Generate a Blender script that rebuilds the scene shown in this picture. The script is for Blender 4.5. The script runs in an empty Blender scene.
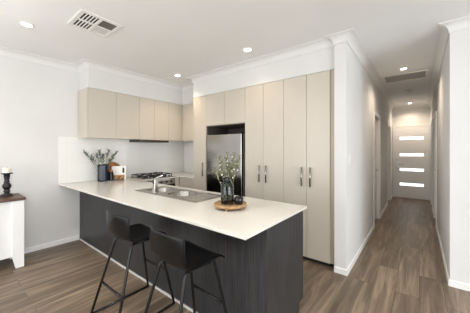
import bpy, bmesh, math, random
from mathutils import Vector, Matrix
random.seed(7)
S = bpy.context.scene
C = S.collection

# ------------------------------------------------------------------ camera, world, lights, exposure
cam_data = bpy.data.cameras.new('camera')
cam = bpy.data.objects.new('camera', cam_data); C.objects.link(cam)
cam.location = (0, 0, 1.40)
cam.rotation_euler = (math.pi/2, 0, 0.669)
cam_data.sensor_fit = 'HORIZONTAL'; cam_data.sensor_width = 36.0
cam_data.lens = 36.0*233.2/470
cam_data.shift_y = -(156.5-150.07)/470
cam_data.clip_start = 0.02
S.camera = cam

S.view_settings.view_transform = 'Standard'
S.view_settings.look = 'None'
S.view_settings.exposure = 0.33
S.view_settings.gamma = 1.0
S.view_settings.use_curve_mapping = False

W = bpy.data.worlds.new('sky'); S.world = W; W.use_nodes = True
bg = W.node_tree.nodes['Background']
bg.inputs[0].default_value = (0.86, 0.93, 1.0, 1); bg.inputs[1].default_value = 1.5

def area(name, loc, rot, sx, sy, power, col):
    l = bpy.data.lights.new(name, 'AREA'); l.shape = 'RECTANGLE'; l.size = sx; l.size_y = sy
    l.energy = power; l.color = col
    o = bpy.data.objects.new(name, l); o.location = loc; o.rotation_euler = rot; C.objects.link(o)
    return o
# daylight through the living room windows behind the camera
area('daylight_rear_window', (-2.1, -3.95, 1.15), (math.radians(90), 0, 0), 3.9, 2.2, 76, (0.97, 0.985, 1.0))
area('rear_ceiling_fill', (-1.8, -4.75, 0.10), (math.radians(128), 0, 0), 4.6, 1.3, 10, (0.99, 0.985, 0.97))  # added fill aimed upward to brighten the ceiling; no terrace is built
area('daylight_side_window', (3.65, 0.2, 1.15), (math.radians(90), 0, math.radians(90)), 4.2, 2.2, 125, (0.93, 0.97, 1.0))
area('side_ceiling_fill', (4.35, 0.2, 0.25), (math.radians(128), 0, math.radians(90)), 4.2, 1.2, 10, (0.99, 0.985, 0.97))  # second added upward fill, from the side

def spot(name, loc, power, col=(1.0, 0.89, 0.76), size=108, r=0.03):
    l = bpy.data.lights.new(name, 'SPOT'); l.energy = power; l.color = col
    l.spot_size = math.radians(size); l.spot_blend = 0.9; l.shadow_soft_size = r
    o = bpy.data.objects.new(name, l); o.location = loc; C.objects.link(o); return o

# unseen fill lights added to brighten the ceiling, shining up behind the camera
for lx, ly, lp in ((-2.6, -1.2, 120), (-0.3, -1.0, 180)):
    spot('ceiling_fill_light', (lx, ly, 1.55), lp, (1.0, 0.99, 0.97), 150, 0.12).rotation_euler = (math.pi, 0, 0)

# ------------------------------------------------------------------ materials
def mat(name, col=(0.8, 0.8, 0.8), rough=0.5, metal=0.0, spec=0.5, emit=None, es=0.0, trans=0.0, ior=1.45):
    m = bpy.data.materials.new(name); m.use_nodes = True
    b = m.node_tree.nodes['Principled BSDF']
    b.inputs['Base Color'].default_value = (*col, 1); b.inputs['Roughness'].default_value = rough
    b.inputs['Metallic'].default_value = metal; b.inputs['Specular IOR Level'].default_value = spec
    b.inputs['Transmission Weight'].default_value = trans; b.inputs['IOR'].default_value = ior
    if emit:
        b.inputs['Emission Color'].default_value = (*emit, 1); b.inputs['Emission Strength'].default_value = es
    return m

def nodes(m):
    return m.node_tree.nodes, m.node_tree.links, m.node_tree.nodes['Principled BSDF']

def noise_mat(name, c1, c2, scale=(1, 1, 1), nscale=5.0, detail=4, rough=0.5, lo=0.35, hi=0.65, bump=0.0, spec=0.5, metal=0.0):
    m = mat(name, c1, rough, metal, spec); N, L, b = nodes(m)
    tc = N.new('ShaderNodeTexCoord'); mp = N.new('ShaderNodeMapping'); mp.inputs['Scale'].default_value = scale
    nz = N.new('ShaderNodeTexNoise'); nz.inputs['Scale'].default_value = nscale; nz.inputs['Detail'].default_value = detail
    cr = N.new('ShaderNodeValToRGB'); cr.color_ramp.elements[0].position = lo; cr.color_ramp.elements[1].position = hi
    cr.color_ramp.elements[0].color = (*c1, 1); cr.color_ramp.elements[1].color = (*c2, 1)
    L.new(tc.outputs['Object'], mp.inputs[0]); L.new(mp.outputs[0], nz.inputs['Vector'])
    L.new(nz.outputs['Fac'], cr.inputs[0]); L.new(cr.outputs[0], b.inputs['Base Color'])
    if bump:
        bp = N.new('ShaderNodeBump'); bp.inputs['Strength'].default_value = bump; bp.inputs['Distance'].default_value = 0.002
        L.new(nz.outputs['Fac'], bp.inputs['Height']); L.new(bp.outputs[0], b.inputs['Normal'])
    return m

M = {}
M['wall'] = noise_mat('wall_paint', (0.73, 0.72, 0.70), (0.75, 0.74, 0.72), nscale=3, rough=0.75, spec=0.25)
M['ceiling'] = noise_mat('ceiling_paint', (0.845, 0.843, 0.835), (0.865, 0.863, 0.855), nscale=2, rough=0.85, spec=0.2)
M['trim'] = mat('trim_gloss_white', (0.86, 0.85, 0.83), 0.4)
M['cornice'] = mat('cornice_white', (0.78, 0.77, 0.75), 0.7, spec=0.3)
M['beige'] = noise_mat('beige_laminate', (0.58, 0.522, 0.438), (0.592, 0.534, 0.45), scale=(30, 30, 1.5), nscale=3, rough=0.36, spec=0.9)
M['carcass'] = mat('beige_carcass', (0.56, 0.49, 0.39), 0.5)
M['char'] = noise_mat('charcoal_woodgrain', (0.018, 0.0178, 0.0188), (0.050, 0.0495, 0.052), scale=(42, 42, 1.6), nscale=2.4, detail=6, rough=0.34, lo=0.3, hi=0.7, bump=0.15, spec=0.4)
M['stone'] = noise_mat('white_stone_top', (0.66, 0.625, 0.565), (0.72, 0.69, 0.635), nscale=90, detail=2, rough=0.10, spec=0.55)
M['steel'] = noise_mat('brushed_steel', (0.43, 0.405, 0.37), (0.46, 0.435, 0.40), scale=(1, 40, 1), nscale=6, rough=0.27, metal=1.0)
M['fridge'] = noise_mat('fridge_steel', (0.40, 0.39, 0.375), (0.44, 0.43, 0.415), scale=(60, 60, 1), nscale=4, rough=0.15, metal=1.0)
M['bowl'] = mat('polished_bowl_steel', (0.30, 0.285, 0.26), 0.2, 1.0)
M['strip'] = mat('base_strip_grey', (0.62, 0.60, 0.57), 0.4)
M['chrome'] = mat('chrome', (0.62, 0.61, 0.60), 0.08, 1.0)
M['handle'] = mat('dark_nickel', (0.36, 0.35, 0.33), 0.22, 1.0)
M['black'] = mat('black_plastic', (0.012, 0.012, 0.013), 0.38)
M['seat'] = noise_mat('black_leather', (0.0035, 0.0035, 0.004), (0.006, 0.006, 0.0065), nscale=60, rough=0.30, bump=0.1, spec=0.25)
M['frame'] = mat('black_metal', (0.020, 0.019, 0.018), 0.22, 0.5)
M['iron'] = mat('cast_iron', (0.018, 0.017, 0.016), 0.6)
M['glassblack'] = mat('black_glass', (0.012, 0.012, 0.013), 0.06)
M['dark'] = mat('dark_void', (0.008, 0.008, 0.008), 0.9)
M['kick'] = mat('dark_kick', (0.03, 0.028, 0.026), 0.7)
M['white'] = mat('satin_white', (0.86, 0.855, 0.84), 0.45)
M['plastic'] = mat('white_plastic', (0.82, 0.82, 0.80), 0.35)
M['grey'] = mat('mid_grey', (0.30, 0.285, 0.265), 0.6)
M['darkwood'] = noise_mat('walnut_top', (0.055, 0.024, 0.012), (0.13, 0.06, 0.03), scale=(14, 1, 14), nscale=3, rough=0.35, spec=0.5)
M['wood'] = noise_mat('acacia_wood', (0.26, 0.145, 0.06), (0.50, 0.32, 0.16), scale=(3, 22, 22), nscale=2.5, rough=0.5)
M['orangewood'] = noise_mat('red_timber', (0.30, 0.10, 0.03), (0.55, 0.24, 0.09), scale=(4, 4, 20), nscale=3, rough=0.4)
M['navy'] = mat('navy_glaze', (0.008, 0.014, 0.028), 0.22)
M['leaf'] = noise_mat('sage_leaf', (0.10, 0.14, 0.07), (0.22, 0.27, 0.15), nscale=30, rough=0.6)
M['lav'] = noise_mat('grey_bud', (0.13, 0.14, 0.16), (0.24, 0.26, 0.24), nscale=40, rough=0.7)
M['leaf2'] = noise_mat('olive_leaf', (0.15, 0.17, 0.07), (0.34, 0.36, 0.20), nscale=30, rough=0.6)
M['flower'] = mat('cream_flower', (0.80, 0.78, 0.66), 0.7)
M['stem'] = mat('stem_green', (0.14, 0.15, 0.06), 0.7)
M['smoke'] = mat('smoked_glass', (0.30, 0.34, 0.34), 0.02, trans=1.0, ior=1.45)
M['candle'] = mat('ivory_wax', (0.85, 0.80, 0.68), 0.5)
M['lens'] = mat('downlight_lens', (1, 1, 1), 0.4, emit=(1.0, 0.93, 0.82), es=14)
M['pane'] = mat('frosted_lit_pane', (0.9, 0.95, 1.0), 0.3, emit=(0.90, 0.95, 1.0), es=1.6)
M['paper'] = mat('cover_paper', (0.85, 0.84, 0.81), 0.5)
M['print'] = noise_mat('cover_food_print', (0.04, 0.02, 0.012), (0.62, 0.30, 0.10), nscale=45, detail=2, rough=0.5)
M['ink'] = mat('cover_ink', (0.03, 0.025, 0.025), 0.5)
M['louvre'] = mat('louvre_white', (0.80, 0.79, 0.76), 0.5)
M['hood'] = mat('dark_bronze_hood', (0.055, 0.045, 0.036), 0.35, 0.5)
M['louvregrey'] = mat('grille_beige', (0.34, 0.325, 0.30), 0.6)
M['alcoveshade'] = mat('recess_shade', (0.085, 0.075, 0.06), 0.6)  # dark colour standing for the shade inside the fridge alcove
M['louvreshade'] = mat('shaded_louvre_grey', (0.17, 0.155, 0.14), 0.7)  # grey with the shade of louvres facing away put in

def floor_mat():
    m = mat('oak_laminate', (0.2, 0.15, 0.1), 0.38); N, L, b = nodes(m)
    tc = N.new('ShaderNodeTexCoord'); mp = N.new('ShaderNodeMapping'); mp.inputs['Rotation'].default_value = (0, 0, math.pi/2)
    br = N.new('ShaderNodeTexBrick'); br.offset = 0.37; br.inputs['Scale'].default_value = 1.0
    br.inputs['Brick Width'].default_value = 1.4; br.inputs['Row Height'].default_value = 0.19
    br.inputs['Mortar Size'].default_value = 0.0018; br.inputs['Mortar Smooth'].default_value = 0.3
    br.inputs['Color1'].default_value = (0, 0, 0, 1); br.inputs['Color2'].default_value = (1, 1, 1, 1); br.inputs['Mortar'].default_value = (0, 0, 0, 1)
    L.new(tc.outputs['Object'], mp.inputs[0]); L.new(mp.outputs[0], br.inputs['Vector'])
    # grain, shifted per plank
    add = N.new('ShaderNodeVectorMath'); add.operation = 'MULTIPLY_ADD'
    add.inputs[1].default_value = (9, 9, 9)
    L.new(br.outputs['Color'], add.inputs[0]); L.new(tc.outputs['Object'], add.inputs[2])
    mg = N.new('ShaderNodeMapping'); mg.inputs['Scale'].default_value = (8.0, 0.7, 1)
    L.new(add.outputs[0], mg.inputs[0])
    nz = N.new('ShaderNodeTexNoise'); nz.inputs['Scale'].default_value = 1.6; nz.inputs['Detail'].default_value = 7; nz.inputs['Distortion'].default_value = 0.8
    nz.inputs['Roughness'].default_value = 0.62
    L.new(mg.outputs[0], nz.inputs['Vector'])
    cr = N.new('ShaderNodeValToRGB'); e = cr.color_ramp.elements
    e[0].position = 0.28; e[0].color = (0.078, 0.054, 0.035, 1); e[1].position = 0.74; e[1].color = (0.375, 0.285, 0.20, 1)
    k = e.new(0.5); k.color = (0.185, 0.136, 0.093, 1)
    L.new(nz.outputs['Fac'], cr.inputs[0])
    mx = N.new('ShaderNodeMix'); mx.data_type = 'RGBA'; mx.blend_type = 'MULTIPLY'
    vr = N.new('ShaderNodeMapRange'); vr.inputs['To Min'].default_value = 0.82; vr.inputs['To Max'].default_value = 1.14
    L.new(br.outputs['Color'], vr.inputs['Value'])
    cc = N.new('ShaderNodeCombineColor')
    for i in range(3): L.new(vr.outputs[0], cc.inputs[i])
    mx.inputs[0].default_value = 1.0
    L.new(cr.outputs[0], mx.inputs[6]); L.new(cc.outputs[0], mx.inputs[7])
    mo = N.new('ShaderNodeMix'); mo.data_type = 'RGBA'; mo.inputs[7].default_value = (0.05, 0.037, 0.027, 1)
    L.new(br.outputs['Fac'], mo.inputs[0]); L.new(mx.outputs[2], mo.inputs[6]); L.new(mo.outputs[2], b.inputs['Base Color'])
    rr = N.new('ShaderNodeMapRange'); rr.inputs['To Min'].default_value = 0.32; rr.inputs['To Max'].default_value = 0.48
    L.new(nz.outputs['Fac'], rr.inputs['Value']); L.new(rr.outputs[0], b.inputs['Roughness'])
    return m
M['floor'] = floor_mat()

def tile_mat():
    m = mat('white_wall_tile', (0.82, 0.81, 0.78), 0.12); N, L, b = nodes(m)
    tc = N.new('ShaderNodeTexCoord'); sp = N.new('ShaderNodeSeparateXYZ'); cb = N.new('ShaderNodeCombineXYZ')
    ad = N.new('ShaderNodeMath'); ad.operation = 'ADD'
    L.new(tc.outputs['Object'], sp.inputs[0]); L.new(sp.outputs[0], ad.inputs[0]); L.new(sp.outputs[1], ad.inputs[1])
    L.new(ad.outputs[0], cb.inputs[0]); L.new(sp.outputs[2], cb.inputs[1])
    br = N.new('ShaderNodeTexBrick'); br.offset = 0.0; br.inputs['Scale'].default_value = 1
    br.inputs['Brick Width'].default_value = 0.6; br.inputs['Row Height'].default_value = 0.3; br.inputs['Mortar Size'].default_value = 0.0015
    br.inputs['Color1'].default_value = (0.88, 0.87, 0.84, 1); br.inputs['Color2'].default_value = (0.87, 0.86, 0.83, 1); br.inputs['Mortar'].default_value = (0.76, 0.75, 0.72, 1)
    L.new(cb.outputs[0], br.inputs['Vector']); L.new(br.outputs['Color'], b.inputs['Base Color'])
    return m
M['tile'] = tile_mat()

# ------------------------------------------------------------------ geometry helpers
ORG = {}
class MB:
    def __init__(s): s.bm = bmesh.new()
    def box(s, x0, x1, y0, y1, z0, z1):
        v = [s.bm.verts.new(p) for p in ((x0,y0,z0),(x1,y0,z0),(x1,y1,z0),(x0,y1,z0),(x0,y0,z1),(x1,y0,z1),(x1,y1,z1),(x0,y1,z1))]
        for f in ((3,2,1,0),(4,5,6,7),(0,1,5,4),(1,2,6,5),(2,3,7,6),(3,0,4,7)): s.bm.faces.new([v[i] for i in f])
        return s
    def prism(s, poly, axis, a, b):
        # poly in the two other axes, extruded along axis from a to b
        def P(p, t):
            return {'x': (t, p[0], p[1]), 'y': (p[0], t, p[1]), 'z': (p[0], p[1], t)}[axis]
        A = [s.bm.verts.new(P(p, a)) for p in poly]; B = [s.bm.verts.new(P(p, b)) for p in poly]
        n = len(poly)
        s.bm.faces.new(A[::-1]); s.bm.faces.new(B)
        for i in range(n): s.bm.faces.new((A[i], A[(i+1) % n], B[(i+1) % n], B[i]))
        return s
    def lathe(s, prof, c, seg=32, axis='z', cap=True):
        rings = []
        for r, h in prof:
            ring = []
            for k in range(seg):
                a = 2*math.pi*k/seg; u, w = r*math.cos(a), r*math.sin(a)
                p = {'z': (c[0]+u, c[1]+w, c[2]+h), 'x': (c[0]+h, c[1]+u, c[2]+w), 'y': (c[0]+u, c[1]+h, c[2]+w)}[axis]
                ring.append(s.bm.verts.new(p))
            rings.append(ring)
        for A, B in zip(rings, rings[1:]):
            for k in range(seg): s.bm.faces.new((A[k], A[(k+1) % seg], B[(k+1) % seg], B[k]))
        if cap:
            s.bm.faces.new(rings[0][::-1]); s.bm.faces.new(rings[-1])
        return s
    def tube(s, pts, r, seg=10, closed=False):
        pts = [Vector(p) for p in pts]; n = len(pts); rings = []; up = None
        for i, p in enumerate(pts):
            if closed: d = (pts[(i+1) % n]-pts[i-1]).normalized()
            else: d = (pts[min(i+1, n-1)]-pts[max(i-1, 0)]).normalized()
            if up is None:
                up = Vector((0, 0, 1)) if abs(d.z) < 0.9 else Vector((1, 0, 0))
            u = d.cross(up).normalized(); w = u.cross(d).normalized(); up = w
            rr = r[i] if isinstance(r, (list, tuple)) else r
            rings.append([s.bm.verts.new(p+u*rr*math.cos(2*math.pi*k/seg)+w*rr*math.sin(2*math.pi*k/seg)) for k in range(seg)])
        m = n if closed else n-1
        for i in range(m):
            A, B = rings[i], rings[(i+1) % n]
            for k in range(seg): s.bm.faces.new((A[k], A[(k+1) % seg], B[(k+1) % seg], B[k]))
        if not closed:
            s.bm.faces.new(rings[0][::-1]); s.bm.faces.new(rings[-1])
        return s
    def grid(s, P):
        V = [[s.bm.verts.new(p) for p in row] for row in P]
        for i in range(len(V)-1):
            for j in range(len(V[0])-1):
                s.bm.faces.new((V[i][j], V[i+1][j], V[i+1][j+1], V[i][j+1]))
        return s
    def cells(s, xs, ys, filled, z0, z1):
        T = {}; 
        def v(i, j, z):
            k = (i, j, z)
            if k not in T: T[k] = s.bm.verts.new((xs[i], ys[j], z))
            return T[k]
        for (i, j) in filled:
            s.bm.faces.new((v(i,j,z1), v(i+1,j,z1), v(i+1,j+1,z1), v(i,j+1,z1)))
            s.bm.faces.new((v(i,j,z0), v(i,j+1,z0), v(i+1,j+1,z0), v(i+1,j,z0)))
            for (di, dj, a, b) in ((-1,0,(i,j+1),(i,j)),(1,0,(i+1,j),(i+1,j+1)),(0,-1,(i,j),(i+1,j)),(0,1,(i+1,j+1),(i,j+1))):
                if (i+di, j+dj) not in filled:
                    s.bm.faces.new((v(*a,z0), v(*b,z0), v(*b,z1), v(*a,z1)))
        return s
    def leaf(s, base, d, L, w, up=None, curl=0.15):
        d = Vector(d).normalized(); up = up or Vector((0, 0, 1))
        sd = d.cross(up)
        if sd.length < 1e-3: sd = Vector((1, 0, 0))
        sd.normalize(); nn = sd.cross(d).normalized(); b = Vector(base)
        rows = []
        for t, k in ((0, 0.12), (0.25, 0.8), (0.5, 1.0), (0.78, 0.65), (1.0, 0.06)):
            c = b+d*L*t-nn*curl*L*t*t
            rows.append([c-sd*w*k*0.5+nn*0.12*w*k, c, c+sd*w*k*0.5+nn*0.12*w*k])
        return s.grid(rows)
    def build(s, name, m, parent=None, bevel=0.0, smooth=False, solid=0.0, sub=0, segs=2):
        bm = s.bm
        bmesh.ops.recalc_face_normals(bm, faces=bm.faces[:])
        o0 = ORG.get(parent.name, Vector((0, 0, 0))) if parent else Vector((0, 0, 0))
        if parent: bmesh.ops.translate(bm, verts=bm.verts[:], vec=-o0)
        me = bpy.data.meshes.new(name); bm.to_mesh(me); bm.free()
        me.materials.append(m)
        if smooth:
            for p in me.polygons: p.use_smooth = True
        ob = bpy.data.objects.new(name, me); C.objects.link(ob)
        if parent: ob.parent = parent
        ORG[ob.name] = o0
        if solid:
            k = ob.modifiers.new('solid', 'SOLIDIFY'); k.thickness = solid; k.offset = 0
        if bevel:
            k = ob.modifiers.new('bevel', 'BEVEL'); k.width = bevel; k.segments = segs; k.limit_method = 'ANGLE'; k.angle_limit = math.radians(40)
        if sub:
            k = ob.modifiers.new('sub', 'SUBSURF'); k.levels = sub; k.render_levels = sub
        return ob

def tag(o, label, cat, group=None):
    o['label'] = label; o['category'] = cat
    if group: o['group'] = group
    return o
def thing(name, label, cat, loc, group=None):
    o = bpy.data.objects.new(name, None); C.objects.link(o); o.location = loc; o.empty_display_size = 0.1
    ORG[o.name] = Vector(loc)
    return tag(o, label, cat, group)
def struct(o, label=None, cat=None):
    o['kind'] = 'structure'
    if label: o['label'] = label
    if cat: o['category'] = cat
    return o
def box(name, m, b, parent=None, bevel=0.0):
    return MB().box(*b).build(name, m, parent, bevel)
def rot_mesh(ob, piv, ang, axis):
    ob.data.transform(Matrix.Translation(piv) @ Matrix.Rotation(ang, 4, axis) @ Matrix.Translation(-Vector(piv)))

def sweep(path, prof, closed=False):
    # path: xy points with the room on the right hand; prof: (offset into room, z)
    n = len(path); pts = [Vector(p) for p in path]; mb = MB(); rows = []
    for i in range(n):
        d0 = (pts[i]-pts[i-1]).normalized() if i > 0 else None
        d1 = (pts[i+1]-pts[i]).normalized() if i < n-1 else None
        n0 = Vector((d0.y, -d0.x)) if d0 else None; n1 = Vector((d1.y, -d1.x)) if d1 else None
        if n0 is None: k = n1
        elif n1 is None: k = n0
        else:
            k = (n0+n1); k = k/(1+n0.dot(n1))
        rows.append([(pts[i].x+k.x*o, pts[i].y+k.y*o, z) for o, z in prof])
    V = [[mb.bm.verts.new(p) for p in r] for r in rows]; m = len(prof)
    for i in range(n-1):
        for j in range(m):
            mb.bm.faces.new((V[i][j], V[i+1][j], V[i+1][(j+1) % m], V[i][(j+1) % m]))
    mb.bm.faces.new(V[0][::-1]); mb.bm.faces.new(V[-1])
    return mb

# ------------------------------------------------------------------ key dimensions
XL, YB = -4.19, 3.445           # left wall, kitchen back wall
ZC = 2.70
XO, YO = -3.82, 1.355           # overhead cupboard fronts, their near end
YR2 = 3.085                     # front of the return overhead
YP = 2.85                       # tall unit fronts
XT = -3.215                     # left end of tall units
NX, NY = -0.768, 2.815           # nib wall
HL, HR, YE = -0.64, 0.246, 8.46 # hall
YW = 3.262                      # wall to the right of the hall
XR, YS = 3.5, -3.8              # living room extents
ZT = 2.325                      # top of the cupboards

# ------------------------------------------------------------------ structure
struct(box('floor', M['floor'], (XL-.2, XR+.2, YS-.2, YE+.2, -.1, 0)))
struct(box('ceiling', M['ceiling'], (XL-.2, XR+.2, YS-.2, YE+.2, ZC, ZC+.1)))
struct(box('wall_left', M['wall'], (XL-.15, XL, YS-.15, YB+.15, 0, ZC)))
struct(box('wall_kitchen', M['wall'], (XL, NX, YB, YB+.15, 0, ZC)))

def wall_y(name, x0, x1, y0, y1, openings):
    mb = MB(); y = y0
    for a, b, z0, z1 in openings:
        mb.box(x0, x1, y, a, 0, ZC); mb.box(x0, x1, a, b, z1, ZC)
        if z0 > 0: mb.box(x0, x1, a, b, 0, z0)
        y = b
    mb.box(x0, x1, y, y1, 0, ZC)
    return struct(mb.build(name, M['wall']))
def wall_x(name, y0, y1, x0, x1, openings):
    mb = MB(); x = x0
    for a, b, z0, z1 in openings:
        mb.box(x, a, y0, y1, 0, ZC); mb.box(a, b, y0, y1, z1, ZC)
        if z0 > 0: mb.box(a, b, y0, y1, 0, z0)
        x = b
    mb.box(x, x1, y0, y1, 0, ZC)
    return struct(mb.build(name, M['wall']))
DL = [(4.80, 5.55), (7.05, 7.80)]
DR = [(5.55, 6.30), (7.10, 7.85)]
DH = 2.04
wall_y('wall_hall_left', NX, HL, NY, YE, [(a, b, 0, DH) for a, b in DL])
wall_y('wall_hall_right', HR, HR+.16, YW, YE, [(a, b, 0, DH) for a, b in DR])
struct(box('wall_hall_end', M['wall'], (NX, HR+.16, YE, YE+.15, 0, ZC)))
struct(box('wall_right', M['wall'], (HR+.16, XR, YW, YW+.15, 0, ZC)))
wall_x('wall_rear', YS-.15, YS, XL, XR, [(-4.0, -0.1, 0.05, 2.45)])
wall_y('wall_side', XR, XR+.15, YS-.15, YW+.15, [(-1.9, 2.3, 0.10, 2.40)])

# window frames of the living room (behind the camera)
w1 = MB()
for x in (-4.0, -2.08, -0.16): w1.box(x, x+.06, YS-.10, YS-.04, .05, 2.45)
w1.box(-4.0, -.1, YS-.10, YS-.04, .05, .11).box(-4.0, -.1, YS-.10, YS-.04, 2.39, 2.45)
struct(w1.build('window_1', M['trim']))
w2 = MB()
for y in (-1.9, .17, 2.24): w2.box(XR+.04, XR+.10, y, y+.06, .10, 2.40)
w2.box(XR+.04, XR+.10, -1.9, 2.3, .10, .16).box(XR+.04, XR+.10, -1.9, 2.3, 2.34, 2.40)
struct(w2.build('window_2', M['trim']))

# bulkhead over the cupboards
bk = MB()
bx_, by_ = [XL, XO, XT, NX], [YO, YR2, YP, YB]
bk.box(XL+.001, XO, YO, YB-.001, ZT+.002, ZC-.001).box(XO, XT, YR2, YB-.001, ZT+.002, ZC-.001).box(XT, NX-.001, YP, YB-.001, ZT+.022, ZC-.001)
struct(bk.build('wall_bulkhead', M['wall']))

# tiled splashback
sb = MB().box(XL, XL+.008, 1.09, YB, .90, 1.60).box(XL+.008, XT, YB-.008, YB, .90, 1.60)
struct(sb.build('wall_splashback', M['tile']))

# cornice
cov = [(0, ZC)]
cov.append((0, ZC-.09)); cov.append((.008, ZC-.09))
for k in range(9):
    a = math.pi/2*k/8
    cov.append((.008+.070*(1-math.cos(a)), ZC-.082+.070*math.sin(a)))
cov += [(.078, ZC-.010), (.09, ZC-.010), (.09, ZC)]
path = [(XL, YS), (XL, YO), (XO, YO), (XO, YR2), (XT, YR2), (XT, YP), (NX, YP), (NX, NY), (HL, NY), (HL, YE), (HR, YE), (HR, YW), (XR, YW)]
struct(sweep(path, cov).build('trim_1', M['cornice']))

# skirtings
bb = [(0, 0.0), (.013, 0.0), (.013, .060), (.006, .068), (0, .068)]
def skirt(name, p): return struct(sweep(p, bb).build(name, M['trim']))
skirt('baseboard_left', [(XL, YS), (XL, 1.35)])
skirt('baseboard_pillar', [(NX, NY), (HL, NY), (HL, DL[0][0]-.06)])
skirt('baseboard_hall_left', [(HL, DL[0][1]+.06), (HL, DL[1][0]-.06)])
skirt('baseboard_hall_end', [(HL, DL[1][1]+.06), (HL, YE)])
skirt('baseboard_hall_right', [(HR, YE), (HR, DR[1][1]+.06)])
skirt('baseboard_hall_middle', [(HR, DR[1][0]-.06), (HR, DR[0][1]+.06)])
skirt('baseboard_right', [(HR, DR[0][0]-.06), (HR, YW), (XR, YW)])

# hallway doors
def side_door(n, x, sgn, a, b):
    # sgn: direction into the hall
    mb = MB(); w = .058
    for (y0, y1, z0, z1) in ((a-w, a, 0, DH+w), (b, b+w, 0, DH+w), (a, b, DH, DH+w)):
        xs = sorted((x, x+sgn*.016)); mb.box(xs[0], xs[1], y0, y1, z0, z1)
    for (y0, y1, z0, z1) in ((a, a+.018, 0, DH), (b-.018, b, 0, DH), (a+.018, b-.018, DH-.018, DH)):
        xs = sorted((x, x-sgn*.15)); mb.box(xs[0], xs[1], y0, y1, z0, z1)
    fr = struct(mb.build('door_%d' % n, M['trim'], bevel=.003))
    xs = sorted((x-sgn*.045, x-sgn*.083))
    lf = box('door_leaf', M['white'], (xs[0], xs[1], a+.02, b-.02, .008, DH-.02), fr, .002)
    xh = x-sgn*.045
    h = MB().lathe([(.026, 0), (.026, sgn*.008)], (xh, b-.085, 1.0), 20, 'x')
    h.tube([(xh, b-.085, 1.0), (xh+sgn*.04, b-.085, 1.0), (xh+sgn*.045, b-.10, 1.0), (xh+sgn*.045, b-.20, 1.0)], .008)
    h.build('door_handle', M['chrome'], lf, smooth=False)
for i, (a, b) in enumerate(DL): side_door(2+i, HL, 1, a, b)
for i, (a, b) in enumerate(DR): side_door(4+i, HR, -1, a, b)

# front door at the end of the hall
fx0, fx1 = -0.575, 0.215
mb = MB(); w = .05
mb.box(fx0-w, fx0, YE-.018, YE, 0, DH+.10).box(fx1, HR-.001, YE-.018, YE, 0, DH+.10).box(fx0, fx1, YE-.018, YE, DH+.04, DH+.10)
fd = struct(mb.build('door_1', M['trim'], bevel=.003))
zs = [0.40, 0.83, 1.265, 1.745]
px0, px1 = -0.455, 0.095
leaf = MB(); z = .01
for zc in zs:
    leaf.box(fx0+.003, fx1-.003, YE-.012, YE-.001, z, zc-.038); leaf.box(fx0+.003, px0, YE-.012, YE-.001, zc-.038, zc+.038); leaf.box(px1, fx1-.003, YE-.012, YE-.001, zc-.038, zc+.038); z = zc+.038
leaf.box(fx0+.003, fx1-.003, YE-.012, YE-.001, z, DH+.037)
lf = leaf.build('door_leaf', M['white'], fd)
for zc in zs:
    box('glass_pane', M['pane'], (px0, px1, YE-.009, YE-.003, zc-.038, zc+.038), lf)
MB().box(-.525, -.475, YE-.020, YE-.012, .88, 1.10).tube([(-.50, YE-.012, .985), (-.50, YE-.06, .985), (-.49, YE-.065, .985), (-.38, YE-.065, .985)], .010).lathe([(.022, 0), (.022, -.014)], (-.50, YE-.018, 1.10), 18, 'y').build('door_handle', M['handle'], lf)

# ------------------------------------------------------------------ cupboards
def bar_handle(x, z0, z1, y, parent, m=None):
    mb = MB().tube([(x, y-.028, z0), (x, y-.028, z1)], .0095, 10)
    mb.tube([(x, y, z0+.02), (x, y-.028, z0+.02)], .005, 8).tube([(x, y, z1-.02), (x, y-.028, z1-.02)], .005, 8)
    return mb.build('handle', m or M['handle'], parent, smooth=True)
G = .0018
def tall_unit(label, x0, x1, splits, hands, z0, z1, group, handz=(.945, 1.185), filler=None, name='tall_cupboard'):
    t = thing(name, label, 'cupboard', ((x0+x1)/2, YP+.3, z0 if z0 > .5 else 0), group)
    body = MB().box(x0+.001, x1-.001, YP+.020, YB-.009, z0+.001, z1)
    body.build('body', M['carcass'], t)
    if z0 < .5: box('kickboard', M['kick'], (x0+.001, x1-.001, YP+.055, YP+.075, .001, z0), t)
    e = [x0]+splits+[x1]
    for i in range(len(e)-1):
        d = box('door', M['beige'], (e[i]+G, e[i+1]-G, YP, YP+.018, z0+.004, z1-.002), t, .0012)
        if hands[i] is not None: bar_handle(hands[i], handz[0], handz[1], YP, d)
    if filler: box('filler_strip', M['carcass'], (x1, filler, YP+.02, YP+.036, z0, z1), t)
    return t
KZ = .055
def fridge_recess_shade(t):
    MB().box(-2.891, -2.878, YP+.022, YB-.012, .002, 1.811).box(-2.075, -2.062, YP+.022, YB-.012, .002, 1.811).box(-2.878, -2.075, YB-.022, YB-.012, .002, 1.811).box(-2.878, -2.075, YP+.022, YB-.022, 1.800, 1.811).build('recess_shade', M['alcoveshade'], t)  # dark panels added so their colour gives the alcove its shade
tall_unit('narrow tall beige cupboard left of the fridge with one bar handle', XT, -2.892, [], [-2.955], KZ, ZT+.02, 'tall beige cupboards')
fridge_recess_shade(tall_unit('low beige two-door cupboard mounted above the fridge', -2.892, -2.061, [-2.47], [None, None], 1.812, ZT+.02, 'tall beige cupboards', name='overfridge_cupboard'))
tall_unit('tall two-door beige pantry cupboard just right of the fridge', -2.061, -1.425, [-1.742], [-1.797, -1.687], KZ, ZT+.02, 'tall beige cupboards')
tall_unit('tall two-door beige pantry cupboard beside the white hall corner', -1.425, -.826, [-1.112], [-1.168, -1.056], KZ, ZT+.02, 'tall beige cupboards', filler=-.769)

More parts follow.
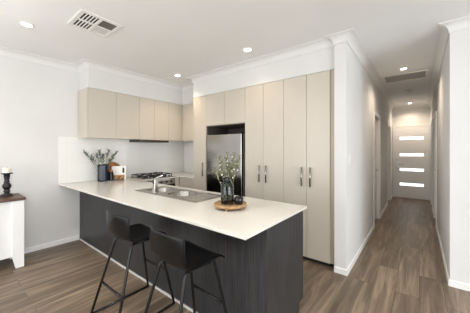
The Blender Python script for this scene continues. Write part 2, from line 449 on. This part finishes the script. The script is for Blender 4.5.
def overhead(label, y0, y1, splits, z0=1.585):
    t = thing('wall_cupboard', label, 'cupboard', (XL+.19, (y0+y1)/2, z0), 'beige wall cupboards on the left wall')
    box('body', M['carcass'], (XL+.009, XO-.020, y0+.001, y1-.001, z0+.012, ZT), t)
    e = [y0]+splits+[y1]
    for i in range(len(e)-1):
        box('door', M['beige'], (XO-.018, XO, e[i]+G, e[i+1]-G, z0, ZT-.002), t, .0012)
    return t
t = overhead('two-door beige wall cupboard above the vase, nearest the living room', YO, 2.147, [1.755])
box('end_panel', M['beige'], (XL+.009, XO-.0185, YO-.016, YO, 1.585, ZT), t, .001)
overhead('two-door beige wall cupboard above the rangehood and cooktop', 2.147, 2.755, [2.45])
overhead('single-door beige wall cupboard in the corner right of the rangehood', 2.755, YR2-.002, [])
t = thing('wall_cupboard', 'short beige wall cupboard on the back wall, beside the tall cupboards', 'cupboard', (-3.5, 3.3, 1.585))
box('body', M['carcass'], (XO+.003, XT-.001, YR2+.020, YB-.009, 1.60, ZT), t)
box('door', M['beige'], (XO+.003, XT-.002, YR2, YR2+.018, 1.585, ZT-.002), t, .0012)

# rangehood
t = thing('rangehood', 'slim slide-out rangehood under the wall cupboards above the cooktop', 'rangehood', (XL+.2, 2.45, 1.545))
box('hood_body', M['hood'], (XL+.02, XO-.03, 2.152, 2.75, 1.545, 1.583), t, .002)
box('front_strip', M['hood'], (XO-.028, XO+.010, 2.152, 2.75, 1.545, 1.583), t, .002)

# fridge
t = thing('fridge', 'stainless steel fridge standing in the alcove among tall cupboards', 'fridge', (-2.485, 3.1, 0))
box('body', M['grey'], (-2.862, -2.118, YP+.045, YB-.03, .03, 1.655), t, .004)
d = box('door', M['fridge'], (-2.862, -2.118, YP-.015, YP+.040, .62, 1.655), t, .008)
d2 = box('freezer_drawer', M['fridge'], (-2.862, -2.118, YP-.015, YP+.040, .08, .612), t, .008)
MB().box(-2.16, -2.125, YP-.01, YP+.06, 1.656, 1.672).build('hinge_cap', M['black'], t, bevel=.003)
MB().box(-2.85, -2.13, YP+.05, YP+.07, .0, .08).build('kickboard', M['black'], t)

# base cupboards on the left wall run
def base_unit(label, y0, y1, doors):
    t = thing('base_cupboard', label, 'cupboard', (XL+.3, (y0+y1)/2, 0))
    box('body', M['carcass'], (XL+.009, -3.632, y0+.001, y1-.001, .12, .878), t)
    box('kickboard', M['kick'], (-3.70, -3.68, y0+.001, y1-.001, .001, .12), t)
    e = [y0]+doors+[y1]
    for i in range(len(e)-1): box('door', M['beige'], (-3.630, -3.612, e[i]+G, e[i+1]-G, .125, .870), t, .0012)
base_unit('beige base cupboard in the kitchen corner right of the oven', 2.752, YP-.002, [])
t = thing('base_cupboard', 'beige base cupboard under the back wall bench beside the tall cupboards', 'cupboard', (-3.5, 3.1, 0))
box('body', M['carcass'], (-3.60, XT-.001, YP+.020, YB-.009, .12, .878), t)
box('kickboard', M['kick'], (-3.60, XT-.001, YP+.06, YP+.08, .001, .12), t)
box('door', M['beige'], (-3.60, XT-.002, YP, YP+.018, .125, .870), t, .0012)

# oven under the cooktop
t = thing('oven', 'built-in oven with dark glass door beneath the cooktop', 'oven', (XL+.3, 2.45, 0))
box('body', M['steel'], (XL+.02, -3.634, 2.153, 2.749, .12, .875), t)
box('kickboard', M['kick'], (-3.70, -3.68, 2.153, 2.749, .001, .12), t)
box('control_panel', M['steel'], (-3.632, -3.608, 2.153, 2.749, .775, .873), t, .002)
d = box('door', M['glassblack'], (-3.632, -3.608, 2.153, 2.749, .18, .770), t, .003)
MB().tube([(-3.57, 2.20, .72), (-3.57, 2.70, .72)], .009).tube([(-3.608, 2.23, .72), (-3.57, 2.23, .72)], .006).tube([(-3.608, 2.67, .72), (-3.57, 2.67, .72)], .006).build('handle', M['steel'], d, smooth=True)
for y in (2.24, 2.34, 2.45, 2.56, 2.66):
    MB().lathe([(.018, 0), (.016, .02)], (-3.608, y, .825), 16, 'x').build('knob', M['black'], t)

# peninsula base
PX, PY0, PY1 = -.80, 1.36, 1.975
t = thing('peninsula_base', 'long charcoal woodgrain peninsula base beneath the white stone top', 'kitchen island', (-2.5, 1.67, 0))
box('front_panel', M['char'], (XL+.004, PX-.018, PY0, PY0+.018, .012, .878), t, .001)
MB().prism([(PY0, 0.001), (PY1-.085, 0.001), (PY1-.085, .105), (PY1, .105), (PY1, .878), (PY0, .878)], 'x', PX-.018, PX).build('end_panel', M['char'], t, bevel=.001)
box('carcass', M['kick'], (XL+.01, PX-.02, PY0+.02, PY1-.025, .11, .66), t)
box('kickboard', M['kick'], (XL+.01, PX-.02, PY1-.085, PY1-.07, .001, .11), t)
box('base_strip', M['strip'], (XL+.02, PX-.005, PY0-.010, PY0-.0005, .001, .020), t)
ex = [-3.60, -3.04, -2.48, -1.92, -1.36, PX-.02]
for a, b in zip(ex, ex[1:]):
    d = box('door', M['char'], (a+G, b-G, PY1-.019, PY1-.001, .115, .872), t, .001)
    MB().tube([(b-.06, PY1+.026, .66), (b-.06, PY1+.026, .84)], .0075).tube([(b-.06, PY1, .68), (b-.06, PY1+.026, .68)], .005).tube([(b-.06, PY1, .82), (b-.06, PY1+.026, .82)], .005).build('handle', M['handle'], d, smooth=True)

# worktop: peninsula, left run and back return in one piece
BXR, BY0, BY1 = -.785, 1.09, 2.03
SX0, SX1, SY0, SY1 = -2.74, -1.94, 1.545, 1.885    # cut-out under the bowls
xs = [XL+.009, -3.60, -3.59, SX0, SX1, XT-.002, BXR]
xs = sorted(set([XL+.009, -3.59, XT-.002, SX0, SX1, BXR]))
ys = [BY0, SY0, SY1, BY1, YP-.01, YB-.009]
fl = set()
for i in range(len(xs)-1):
    for j in range(len(ys)-1):
        xc, yc = (xs[i]+xs[i+1])/2, (ys[j]+ys[j+1])/2
        if yc < BY1 and not (SX0 < xc < SX1 and SY0 < yc < SY1): fl.add((i, j))
        elif yc > BY1 and xc < -3.59: fl.add((i, j))
        elif yc > YP-.01 and xc < XT-.002: fl.add((i, j))
wt = MB().cells(xs, ys, fl, .880, .900).build('worktop', M['stone'], bevel=.0025)
tag(wt, 'white stone worktop over the peninsula and along the left wall', 'worktop')

# ------------------------------------------------------------------ sink
def rrect(x0, x1, y0, y1, r, seg=6):
    P = []
    for cx, cy, a0 in ((x1-r, y1-r, 0), (x0+r, y1-r, 90), (x0+r, y0+r, 180), (x1-r, y0+r, 270)):
        for k in range(seg+1):
            a = math.radians(a0+90*k/seg); P.append((cx+r*math.cos(a), cy+r*math.sin(a)))
    return P
t = thing('sink', 'stainless steel double-bowl sink with drainer set in the peninsula', 'sink', (-2.21, 1.72, .90))
ZK = .905
bowls = [(-2.715, -2.365, 1.565, 1.868, .13), (-2.285, -1.955, 1.565, 1.868, .13)]
mb = MB(); bm = mb.bm
def loop(P, z):
    V = [bm.verts.new((x, y, z)) for x, y in P]
    return V, [bm.edges.new((V[i], V[(i+1) % len(V)])) for i in range(len(V))]
outer = rrect(-2.765, -1.655, 1.49, 1.925, .02, 3)
OV, OE = loop(outer, ZK); es = list(OE)
for b in bowls:
    _, E_ = loop(rrect(*b), ZK); es += E_
bmesh.ops.triangle_fill(bm, edges=es, use_beauty=True, use_dissolve=False)
LV = [bm.verts.new((x*1.0, y, .9003)) for x, y in outer]
for i in range(len(OV)): bm.faces.new((OV[i], OV[(i+1) % len(OV)], LV[(i+1) % len(LV)], LV[i]))
mb.build('sink_plate', M['steel'], t)
for b in bowls:
    mb = MB(); x0, x1, y0, y1, r = b; rows = []
    for ins, z in ((0, ZK), (.004, ZK-.006), (.010, .78), (.03, .755), (.07, .75)):
        rows.append([(x, y, z) for x, y in rrect(x0+ins, x1-ins, y0+ins, y1-ins, max(r-ins*.3, .03))])
    V = [[mb.bm.verts.new(p) for p in r_] for r_ in rows]; n = len(V[0])
    for A, B in zip(V, V[1:]):
        for k in range(n): mb.bm.faces.new((A[k], A[(k+1) % n], B[(k+1) % n], B[k]))
    mb.bm.faces.new(V[-1])
    o = mb.build('bowl', M['bowl'], t, smooth=True)
    MB().lathe([(.038, 0), (.036, .004), (.012, .004)], ((x0+x1)/2, (y0+y1)/2, .751), 24).build('drain', M['chrome'], o)
mb = MB()
for k in range(9):
    y = 1.56+.036*k; mb.tube([(-1.925, y, ZK+.0005), (-1.69, y, ZK+.0005)], .004, 6)
mb.build('drainer_ridges', M['steel'], t)

# tap
t = thing('mixer_tap', 'square chrome mixer tap standing at the front edge of the sink', 'tap', (-2.33, 1.525, ZK))
tx, ty = -2.362, 1.522
MB().box(tx-.027, tx+.027, ty-.026, ty+.026, ZK, ZK+.006).box(tx-.023, tx+.023, ty-.022, ty+.022, ZK+.006, ZK+.160).build('column', M['chrome'], t, bevel=.003)
MB().box(tx-.017, tx+.017, ty+.02, ty+.20, ZK+.135, ZK+.157).box(tx-.012, tx+.012, ty+.168, ty+.192, ZK+.123, ZK+.135).build('spout', M['chrome'], t, bevel=.003)
lv = MB().box(-.011, .011, -.012, .09, -.004, .004).build('lever', M['chrome'], None, bevel=.002); lv.parent = t
lv.data.transform(Matrix.Translation((tx+2.33, ty-1.525, .172)) @ Matrix.Rotation(math.radians(-32), 4, 'Z') @ Matrix.Rotation(math.radians(22), 4, 'X'))

# ------------------------------------------------------------------ cooktop
t = thing('cooktop', 'steel gas cooktop with black trivets on the left wall bench', 'cooktop', (-3.88, 2.45, .90))
cx0, cx1, cy0, cy1 = -4.13, -3.625, 2.155, 2.745
box('steel_plate', M['steel'], (cx0, cx1, cy0, cy1, .9005, .912), t, .003)
for y, hw in ((2.255, .088), (2.45, .095), (2.645, .088)):
    mb = MB()
    z = .953
    mb.tube([(cx0+.03, y-hw, z), (cx1-.075, y-hw, z), (cx1-.075, y+hw, z), (cx0+.03, y+hw, z)], .007, 6, True)
    for x in ([cx0+.13, cx1-.18] if hw < .09 else [(cx0+cx1)/2-.02]):
        mb.tube([(x, y-hw, z+.006), (x, y-.025, z+.010)], .006, 6).tube([(x, y+hw, z+.006), (x, y+.025, z+.010)], .006, 6)
        mb.tube([(x-.09, y, z+.010), (x-.025, y, z+.010)], .006, 6).tube([(x+.025, y, z+.010), (x+.09, y, z+.010)], .006, 6)
    for x in (cx0+.03, cx1-.075):
        for yy in (y-hw, y+hw): mb.tube([(x, yy, .912), (x, yy, z)], .007, 6)
    mb.build('trivet', M['iron'], t)
    for x in ([cx0+.13, cx1-.18] if hw < .09 else [(cx0+cx1)/2-.02]):
        r = .042 if hw < .09 else .06
        MB().lathe([(r, 0), (r, .012), (r*.85, .014), (r*.85, .026), (r*.6, .029)], (x, y, .912), 24).build('burner', M['iron'], t)
for k in range(5):
    MB().lathe([(.017, 0), (.015, .022)], (cx1-.035, 2.25+.10*k, .912), 16).build('knob', M['black'], t)

# power outlets and switch
def plate(name, label, cat, wall, x, y, z, rockers, w=.115, h=.072):
    t = thing(name, label, cat, (x, y, z))
    s_ = 1
    box('cover_plate', M['plastic'], (x, x+.008, y-w/2, y+w/2, z-h/2, z+h/2), t, .003)
    for dy in rockers: box('rocker', M['white'], (x+.008, x+.012, y+dy-.007, y+dy+.007, z+.004, z+.024), t, .001)
    return t
plate('power_outlet', 'white double power outlet on the splashback right of the cooktop', 'power outlet', 'l', XL+.0085, 3.06, 1.06, (-.03, .03))
plate('light_switch', 'white light switch on the hall wall near its corner', 'light switch', 'l', HL+.0005, 2.96, 1.29, (0,), .072, .115)

# ------------------------------------------------------------------ ceiling fittings
def downlight(label, x, y, power, r=.044, col=(1.0, 0.89, 0.76), size=108):
    t = thing('downlight', label, 'downlight', (x, y, ZC), 'recessed ceiling downlights')
    MB().lathe([(r*1.28, 0), (r*1.25, -.006), (r*1.0, -.007), (r*1.0, 0)], (x, y, ZC-.0005), 32, cap=False).build('trim_ring', M['white'], t, smooth=True)
    MB().lathe([(r*1.0, 0), (r*.98, -.004)], (x, y, ZC-.001), 32).build('lens', M['lens'], t)
    spot('downlight_lamp', (x, y, ZC-.014), power, col, size, .005)
downlight('glowing round downlight in the ceiling nearest the left wall and air vent', -3.187, .558, 14)
downlight('glowing round downlight in the ceiling near the wall cupboards and cooktop', -3.292, 2.555, 22, col=(1.0, 0.82, 0.60), size=118)
downlight('glowing round downlight in the ceiling in front of the pantry cupboards', -1.743, 2.465, 9, col=(1.0, 0.80, 0.58), size=125)
downlight('glowing round downlight in the hall ceiling before the air grille', -.198, 4.58, 26, col=(1.0, 0.83, 0.66), size=140)
downlight('glowing round downlight in the hall ceiling close to the front door', -.205, 8.05, 28, col=(1.0, 0.83, 0.66), size=140)
# unseen lamps continuing the downlight grid, added to brighten floor and lower walls
for x, y, lp in ((-1.74, .56, 26), (-.2, .62, 52), (-3.2, -1.4, 26), (-1.7, -1.4, 26)): spot('unseen_downlight_fill', (x, y, ZC-.03), lp, (1.0, 0.95, 0.88), 118)

# four-way ceiling vent
vx0, vx1, vy0, vy1 = -2.83, -2.43, .805, 1.185
t = thing('ceiling_vent', 'square white four-way air vent with dark slots in the ceiling', 'air vent', ((vx0+vx1)/2, (vy0+vy1)/2, ZC))
xm, ym = (vx0+vx1)/2, (vy0+vy1)/2
mb = MB(); fw = .035; z0, z1 = ZC-.014, ZC-.0005
mb.box(vx0, vx1, vy0, vy0+fw, z0, z1).box(vx0, vx1, vy1-fw, vy1, z0, z1).box(vx0, vx0+fw, vy0+fw, vy1-fw, z0, z1).box(vx1-fw, vx1, vy0+fw, vy1-fw, z0, z1)
mb.box(xm-.011, xm+.011, vy0+fw, vy1-fw, z0, z1).box(vx0+fw, xm-.011, ym-.011, ym+.011, z0, z1).box(xm+.011, vx1-fw, ym-.011, ym+.011, z0, z1)
mb.build('frame', M['louvre'], t, bevel=.002)
box('duct', M['dark'], (vx0+.02, vx1-.02, vy0+.02, vy1-.02, ZC-.0035, ZC-.001), t)
def louvres(x0, x1, y0, y1, along, n, tilt, m):
    mb = MB()
    for k in range(n):
        if along == 'x':
            c = y0+(y1-y0)*(k+.5)/n; h = (y1-y0)/n*.42
            P = [(c-h, ZC-.007+h*tilt), (c+h, ZC-.007-h*tilt), (c+h, ZC-.006-h*tilt), (c-h, ZC-.006+h*tilt)]
            P = [(p, min(z, ZC-.004)) for p, z in P]
            mb.prism(P, 'x', x0, x1)
        else:
            c = x0+(x1-x0)*(k+.5)/n; h = (x1-x0)/n*.42
            P = [(c-h, ZC-.007+h*tilt), (c+h, ZC-.007-h*tilt), (c+h, ZC-.006-h*tilt), (c-h, ZC-.006+h*tilt)]
            mb.prism(P, 'y', y0, y1)
    return mb.build('louvre_bank', m, t)
def slots(x0, x1, y0, y1, n):
    mb = MB()
    for k in range(n+1):
        c = y0+(y1-y0)*k/n; mb.box(x0, x1, max(c-.0055, y0), min(c+.0055, y1), ZC-.009, ZC-.004)
    return mb.build('louvre_bank', M['louvre'], t)
slots(xm+.011, vx1-fw, vy0+fw, ym-.011, 5)
slots(vx0+fw, xm-.011, vy0+fw, ym-.011, 5)
louvres(xm+.011, vx1-fw, ym+.011, vy1-fw, 'y', 6, 0.0, M['louvreshade'])  # bank facing away, its shade painted in as a darker grey
louvres(vx0+fw, xm-.011, ym+.011, vy1-fw, 'y', 6, 0.0, M['louvre'])

# return air grille in the hall ceiling
gx0, gx1, gy0, gy1 = -.52, .11, 4.86, 5.34
t = thing('return_air_grille', 'wide return air grille in the hall ceiling', 'air grille', ((gx0+gx1)/2, (gy0+gy1)/2, ZC))
mb = MB(); fw = .03
mb.box(gx0, gx1, gy0, gy0+fw, ZC-.014, ZC-.0005).box(gx0, gx1, gy1-fw, gy1, ZC-.014, ZC-.0005).box(gx0, gx0+fw, gy0+fw, gy1-fw, ZC-.014, ZC-.0005).box(gx1-fw, gx1, gy0+fw, gy1-fw, ZC-.014, ZC-.0005)
mb.build('frame', M['louvre'], t, bevel=.002)
box('filter', M['grey'], (gx0+fw, gx1-fw, gy0+fw, gy1-fw, ZC-.004, ZC-.001), t)
mb = MB()
for k in range(16):
    y = gy0+fw+(gy1-gy0-2*fw)*(k+.5)/16
    mb.prism([(y-.008, ZC-.0065), (y+.008, ZC-.0125), (y+.008, ZC-.0115), (y-.008, ZC-.0055)], 'x', gx0+fw, gx1-fw)
mb.build('louvre_bank', M['louvregrey'], t)
# smoke alarm
t = thing('smoke_alarm', 'small round smoke alarm on the hall ceiling behind the grille', 'smoke alarm', (-.203, 6.4, ZC))
MB().lathe([(.06, 0), (.06, -.02), (.05, -.034), (.02, -.036)], (-.203, 6.4, ZC-.0005), 28).build('housing', M['plastic'], t, smooth=False)
MB().lathe([(.012, 0), (.011, -.003)], (-.203, 6.4, ZC-.0365), 16).build('test_button', M['grey'], t)

# ------------------------------------------------------------------ bar stools
def make_stool():
    t = thing('bar_stool', 'black low-backed bar stool at the peninsula, the one further left by the wall', 'bar stool', (0, 0, 0), 'black bar stools')
    # shell: profile from the front edge, over the seat, up the back
    prof = [(.222, .634), (.214, .654), (.18, .664), (.10, .663), (.02, .656), (-.05, .652), (-.095, .660), (-.125, .690), (-.143, .735), (-.155, .790), (-.164, .845), (-.170, .888)]
    n = 13; rows = []
    for i, (y, z) in enumerate(prof):
        f = i/(len(prof)-1); row = []
        back = max(0, (i-6)/5.0)
        hw = .205 if i > 2 else .198
        hw -= .004*max(0, i-9)
        for j in range(n):
            u = -1+2*j/(n-1)
            zz = z+.018*u*u*(1-min(1, back*1.3)) if i > 1 else z+.006*u*u
            yy = y+.050*u*u*min(1, back)
            if i == len(prof)-1: zz -= .010*abs(u)**6
            row.append((u*hw, yy, zz))
        rows.append(row)
    MB().grid(rows).build('seat_shell', M['seat'], t, smooth=True, solid=.014, sub=1)
    # frame
    tops = {(-1, -1): (-.135, -.075), (1, -1): (.135, -.075), (-1, 1): (-.140, .165), (1, 1): (.140, .165)}
    feet = {(-1, -1): (-.222, -.245), (1, -1): (.222, -.245), (-1, 1): (-.215, .285), (1, 1): (.215, .285)}
    zt = .636
    r = .0105
    P = lambda k, z: Vector((tops[k][0]+(feet[k][0]-tops[k][0])*(1-z/zt), tops[k][1]+(feet[k][1]-tops[k][1])*(1-z/zt), z))
    for k in ((-1, -1), (1, -1), (-1, 1), (1, 1)):
        a = P(k, .60); q = Vector((tops[k][0], tops[k][1]-k[1]*.035, zt)); c = P(k, zt-.008)
        MB().tube([P(k, .0115), P(k, .3), a, (a+c)/2, c+Vector((0, -k[1]*.008, .003)), q], r, 10).build('leg', M['frame'], t, smooth=True)
    for sx in (-1, 1):
        a, b = tops[(sx, -1)], tops[(sx, 1)]
        MB().tube([(a[0], a[1]+.033, zt), (b[0], b[1]-.033, zt)], r, 10).build('seat_rail', M['frame'], t, smooth=True)
        MB().tube([P((sx, -1), .0115), P((sx, 1), .0115)], r, 10).build('floor_runner', M['frame'], t, smooth=True)
    for sy, z in ((-1, .27), (1, .32)):
        MB().tube([P((-1, sy), z), P((1, sy), z)], .009, 10).build('footrest', M['frame'], t, smooth=True)
    MB().tube([(-.135, .06, zt), (.135, .06, zt)], .008, 8).build('cross_rail', M['frame'], t, smooth=True)
    return t
def copy_tree(o, parent=None):
    c = o.copy(); C.objects.link(c)
    if parent: c.parent = parent
    for ch in list(o.children): copy_tree(ch, c)
    return c
s1 = make_stool(); s2 = copy_tree(s1)
s1.location = (-1.96, 1.035, 0)
s2.location = (-1.27, 1.025, 0); s2.rotation_euler = (0, 0, math.radians(-3))
s2['label'] = 'black low-backed bar stool at the peninsula, nearer the open end, in front of the other'

# ------------------------------------------------------------------ sideboard and candle holder
sx0, sx1, sy1 = XL+.03, -3.74, .63
t = thing('sideboard', 'white sideboard with dark wood top against the left wall', 'sideboard', (-3.95, -.2, 0))
box('top', M['darkwood'], (sx0-.01, sx1+.015, -1.05, sy1+.015, .800, .832), t, .004)
box('body', M['white'], (sx0, sx1-.02, -1.0, sy1-.02, .14, .799), t, .002)
mb = MB()
for yf in (sy1-.20, sy1-.85, sy1-1.48):
    pass
for y0, y1 in ((.0, .40), (-.45, -.03), (-.92, -.48)):
    fr = MB().box(sx1-.02, sx1-.004, y0, y1, .18, .235).box(sx1-.02, sx1-.004, y0, y1, .70, .755).box(sx1-.02, sx1-.004, y0, y0+.055, .235, .70).box(sx1-.02, sx1-.004, y1-.055, y1, .235, .70).box(sx1-.02, sx1-.013, y0+.055, y1-.055, .235, .70)
    d = fr.build('door', M['white'], t, bevel=.002)
    MB().lathe([(.010, 0), (.015, .018), (.012, .026)], (sx1-.004, y0+.03, .47), 16, 'x').build('knob', M['handle'], d)
for (x0, x1, y0, y1, lean) in ((sx1-.055, sx1, sy1-.105, sy1, 1), (sx0, sx0+.055, sy1-.105, sy1, 1), (sx1-.055, sx1, -1.03, -.93, -1), (sx0, sx0+.055, -1.03, -.93, -1)):
    if lean > 0: P = [(y0+.03, 0), (y1, 0), (y1, .798), (y0, .798), (y0, .14)]
    else: P = [(y0, 0), (y1-.03, 0), (y1, .14), (y1, .798), (y0, .798)]
    MB().prism(P, 'x', x0, x1).build('leg', M['white'], t, bevel=.002)

cx, cy, cz = -4.02, .515, .8325
t = thing('candle_holder', 'turned black candlestick on the white sideboard', 'candle holder', (cx, cy, cz))
MB().lathe([(.062, 0), (.064, .012), (.052, .022), (.030, .030), (.024, .045), (.034, .052), (.036, .060), (.024, .068), (.030, .085), (.042, .105), (.044, .125), (.034, .150), (.022, .165), (.030, .172), (.030, .180), (.022, .186), (.026, .215), (.030, .235), (.030, .262), (.036, .268), (.056, .272), (.058, .280), (.050, .284), (.030, .284)], (cx, cy, cz), 32).build('stand', M['black'], t, smooth=True)
t2 = thing('pillar_candle', 'short ivory pillar candle on top of the black candlestick', 'candle', (cx, cy, cz+.285))
MB().lathe([(.038, 0), (.039, .004), (.039, .058), (.034, .064), (.010, .060)], (cx, cy, cz+.2845), 28).build('wax', M['candle'], t2, smooth=False)
MB().tube([(cx, cy, cz+.342), (cx+.001, cy, cz+.358)], .002, 6).build('wick', M['black'], t2)

# ------------------------------------------------------------------ things on the left bench
vx, vy = -3.99, 1.625
t = thing('vase', 'dark navy cylinder vase on the bench near the left wall', 'vase', (vx, vy, .9005))
MB().lathe([(.070, 0), (.078, .006), (.080, .02), (.080, .250), (.076, .268), (.070, .268), (.070, .02), (.02, .016)], (vx, vy, .9005), 12).build('body', M['navy'], t, bevel=.004)

def sprig(name, label, cat, group, base, tip, bend, leafm, n, L, w, buds=None, seed=0, f0=.42):
    rnd = random.Random(seed)
    t = thing(name, label, cat, base, group)
    b, e = Vector(base), Vector(tip); pts = []
    for k in range(9):
        f = k/8; p = b.lerp(e, f); p.z += bend*math.sin(f*math.pi)
        pts.append(p)
    MB().tube(pts, [.0028-.0016*k/8 for k in range(9)], 6).build('stem', M['stem'], t, smooth=True)
    mb = MB()
    for k in range(n):
        f = f0+(1-f0)*(k+.5)/n; i = min(int(f*8), 7); p = pts[i].lerp(pts[i+1], f*8-i)
        ax = (pts[i+1]-pts[i]).normalized(); a = rnd.uniform(0, 6.28)
        s1_ = ax.orthogonal().normalized(); s2_ = ax.cross(s1_)
        d = ax*rnd.uniform(.4, .9)+(s1_*math.cos(a)+s2_*math.sin(a))*.9
        mb.leaf(p, d, L*rnd.uniform(.7, 1.2), w*rnd.uniform(.8, 1.2), curl=rnd.uniform(0, .4))
    mb.build('leaves', leafm, t, smooth=True)
    if buds:
        mb = MB()
        for k in range(buds[0]):
            if buds[0] < 8: mb = MB()
            f = buds[1]+(1-buds[1])*(k+.5)/buds[0]; i = min(int(f*8), 7); p = pts[i].lerp(pts[i+1], f*8-i)+Vector((rnd.uniform(-1, 1), rnd.uniform(-1, 1), rnd.uniform(-1, 1)))*buds[2]
            r = buds[3]*rnd.uniform(.7, 1.2)
            mb.lathe([(r*.3, -r), (r*.9, -r*.4), (r, .2*r), (r*.4, r)], p, 8)
            if buds[0] < 8: mb.build('flower', buds[4], t, smooth=True)
        if buds[0] >= 8: mb.build('flower_spike', buds[4], t, smooth=True)
    return t
tips = [(.0, -.27, .47), (.02, -.19, .40), (.0, -.06, .50), (.03, .08, .50), (-.02, .01, .43), (.0, .22, .48), (.03, .15, .38), (.05, -.12, .43)]
for k, (dx, dy, dz) in enumerate(tips):
    sprig('lavender_sprig', 'grey-green leafy sprig with flower spike standing in the navy vase', 'plant', 'sprigs in the navy vase', (vx+dx*.1, vy+dy*.15, .96), (vx+dx, vy+dy, .9+dz), .05, M['leaf'], 22, .065, .016, (16, .74, .008, .011, M['lav']), seed=k)

# recipe book and round board
t = thing('round_board', 'round reddish timber board leaning behind the recipe book', 'chopping board', (-4.06, 1.83, .9005))
o = MB().lathe([(.143, 0), (.148, .003), (.148, .014), (.143, .017)], (0, 0, 0), 40, 'x').build('board', M['orangewood'], None); o.parent = t
o.data.transform(Matrix.Translation((-.045, 0, .150)) @ Matrix.Rotation(math.radians(-14), 4, 'Y'))
t = thing('tea_jar', 'dark glossy jar between the navy vase and the recipe book', 'jar', (-3.95, 1.735, .9005))
MB().lathe([(.030, 0), (.036, .006), (.036, .120), (.030, .140), (.022, .148)], (-3.95, 1.735, .9005), 24).build('body', M['glassblack'], t, smooth=False)
MB().lathe([(.026, 0), (.026, .022), (.022, .026)], (-3.95, 1.735, 1.049), 24).build('lid', M['orangewood'], t)
t = thing('recipe_book', 'white recipe book with food picture standing on the bench by the vase', 'book', (-3.93, 1.845, .9005))
bw, bh = .215, .235
def bookpart(name, b, m):
    o = MB().box(*b).build(name, m, None); o.parent = t; o.data.transform(Matrix.Rotation(math.radians(-30), 4, 'Z') @ Matrix.Rotation(math.radians(-13), 4, 'Y')); return o
bookpart('pages', (-.020, .0, -bw/2+.003, bw/2-.003, .004, bh-.002), M['candle'])
bookpart('cover', (.0, .004, -bw/2, bw/2, .001, bh), M['paper'])
bookpart('back_cover', (-.024, -.020, -bw/2, bw/2, .001, bh), M['paper'])
bookpart('cover_picture', (.004, .0048, -bw/2+.01, bw/2-.02, .012, .085), M['print'])
bookpart('cover_mark', (.004, .0048, .055, .085, .12, .205), M['ink'])
bookpart('stand', (.002, .03, -bw/2+.02, bw/2-.02, -.0, .008), M['black'])

# ------------------------------------------------------------------ tray group on the peninsula
tx, ty = -1.280, 1.555
t = thing('round_tray', 'round acacia wood tray on small feet on the peninsula', 'tray', (tx, ty, .9005))
MB().lathe([(.122, .018), (.136, .021), (.141, .030), (.141, .044), (.135, .046), (.129, .038), (.02, .035)], (tx, ty, .9005), 48).build('dish', M['wood'], t, smooth=False, bevel=0)
for k in range(4):
    a = math.radians(20+90*k); MB().lathe([(.012, 0), (.016, .017)], (tx+.10*math.cos(a), ty+.10*math.sin(a), .9005), 16).build('foot', M['wood'], t)
bx, by, bz = -1.293, 1.530, .9362
t = thing('bottle_vase', 'smoky glass bottle vase on the round wooden tray', 'vase', (bx, by, bz))
MB().lathe([(.047, 0), (.054, .005), (.056, .015), (.056, .150), (.052, .170), (.036, .195), (.022, .208), (.019, .225), (.023, .232), (.020, .233), (.015, .225), (.018, .207), (.032, .193), (.049, .168), (.053, .150), (.053, .015), (.048, .008)], (bx, by, bz), 36).build('glass_body', M['smoke'], t, smooth=True)
tips = [(-.10, .02, .32), (-.07, -.03, .36), (-.03, .04, .40), (.01, -.02, .36), (.05, .03, .40), (.09, .0, .34), (-.13, -.02, .27), (.03, .0, .31), (.10, .05, .38), (-.05, .06, .30)]
for k, (dx, dy, dz) in enumerate(tips):
    sprig('flower_sprig', 'fine olive-green sprig with tiny cream flowers in the glass bottle', 'plant', 'sprigs in the glass bottle', (bx+dx*.08, by+dy*.1, bz+.03), (bx+dx*1.05, by+dy, bz+dz*1.10), .01, M['leaf2'], 26, .044, .014, (4, .5, .014, .006, M['flower']), seed=20+k, f0=.60)
jx, jy = -1.217, 1.590
t = thing('tealight_holder', 'small round black candle pot beside the glass bottle on the tray', 'candle holder', (jx, jy, bz))
MB().lathe([(.022, 0), (.034, .006), (.040, .025), (.040, .050), (.034, .064), (.030, .064), (.034, .048), (.032, .030), (.01, .028)], (jx, jy, bz), 28).build('pot', M['glassblack'], t, smooth=True)
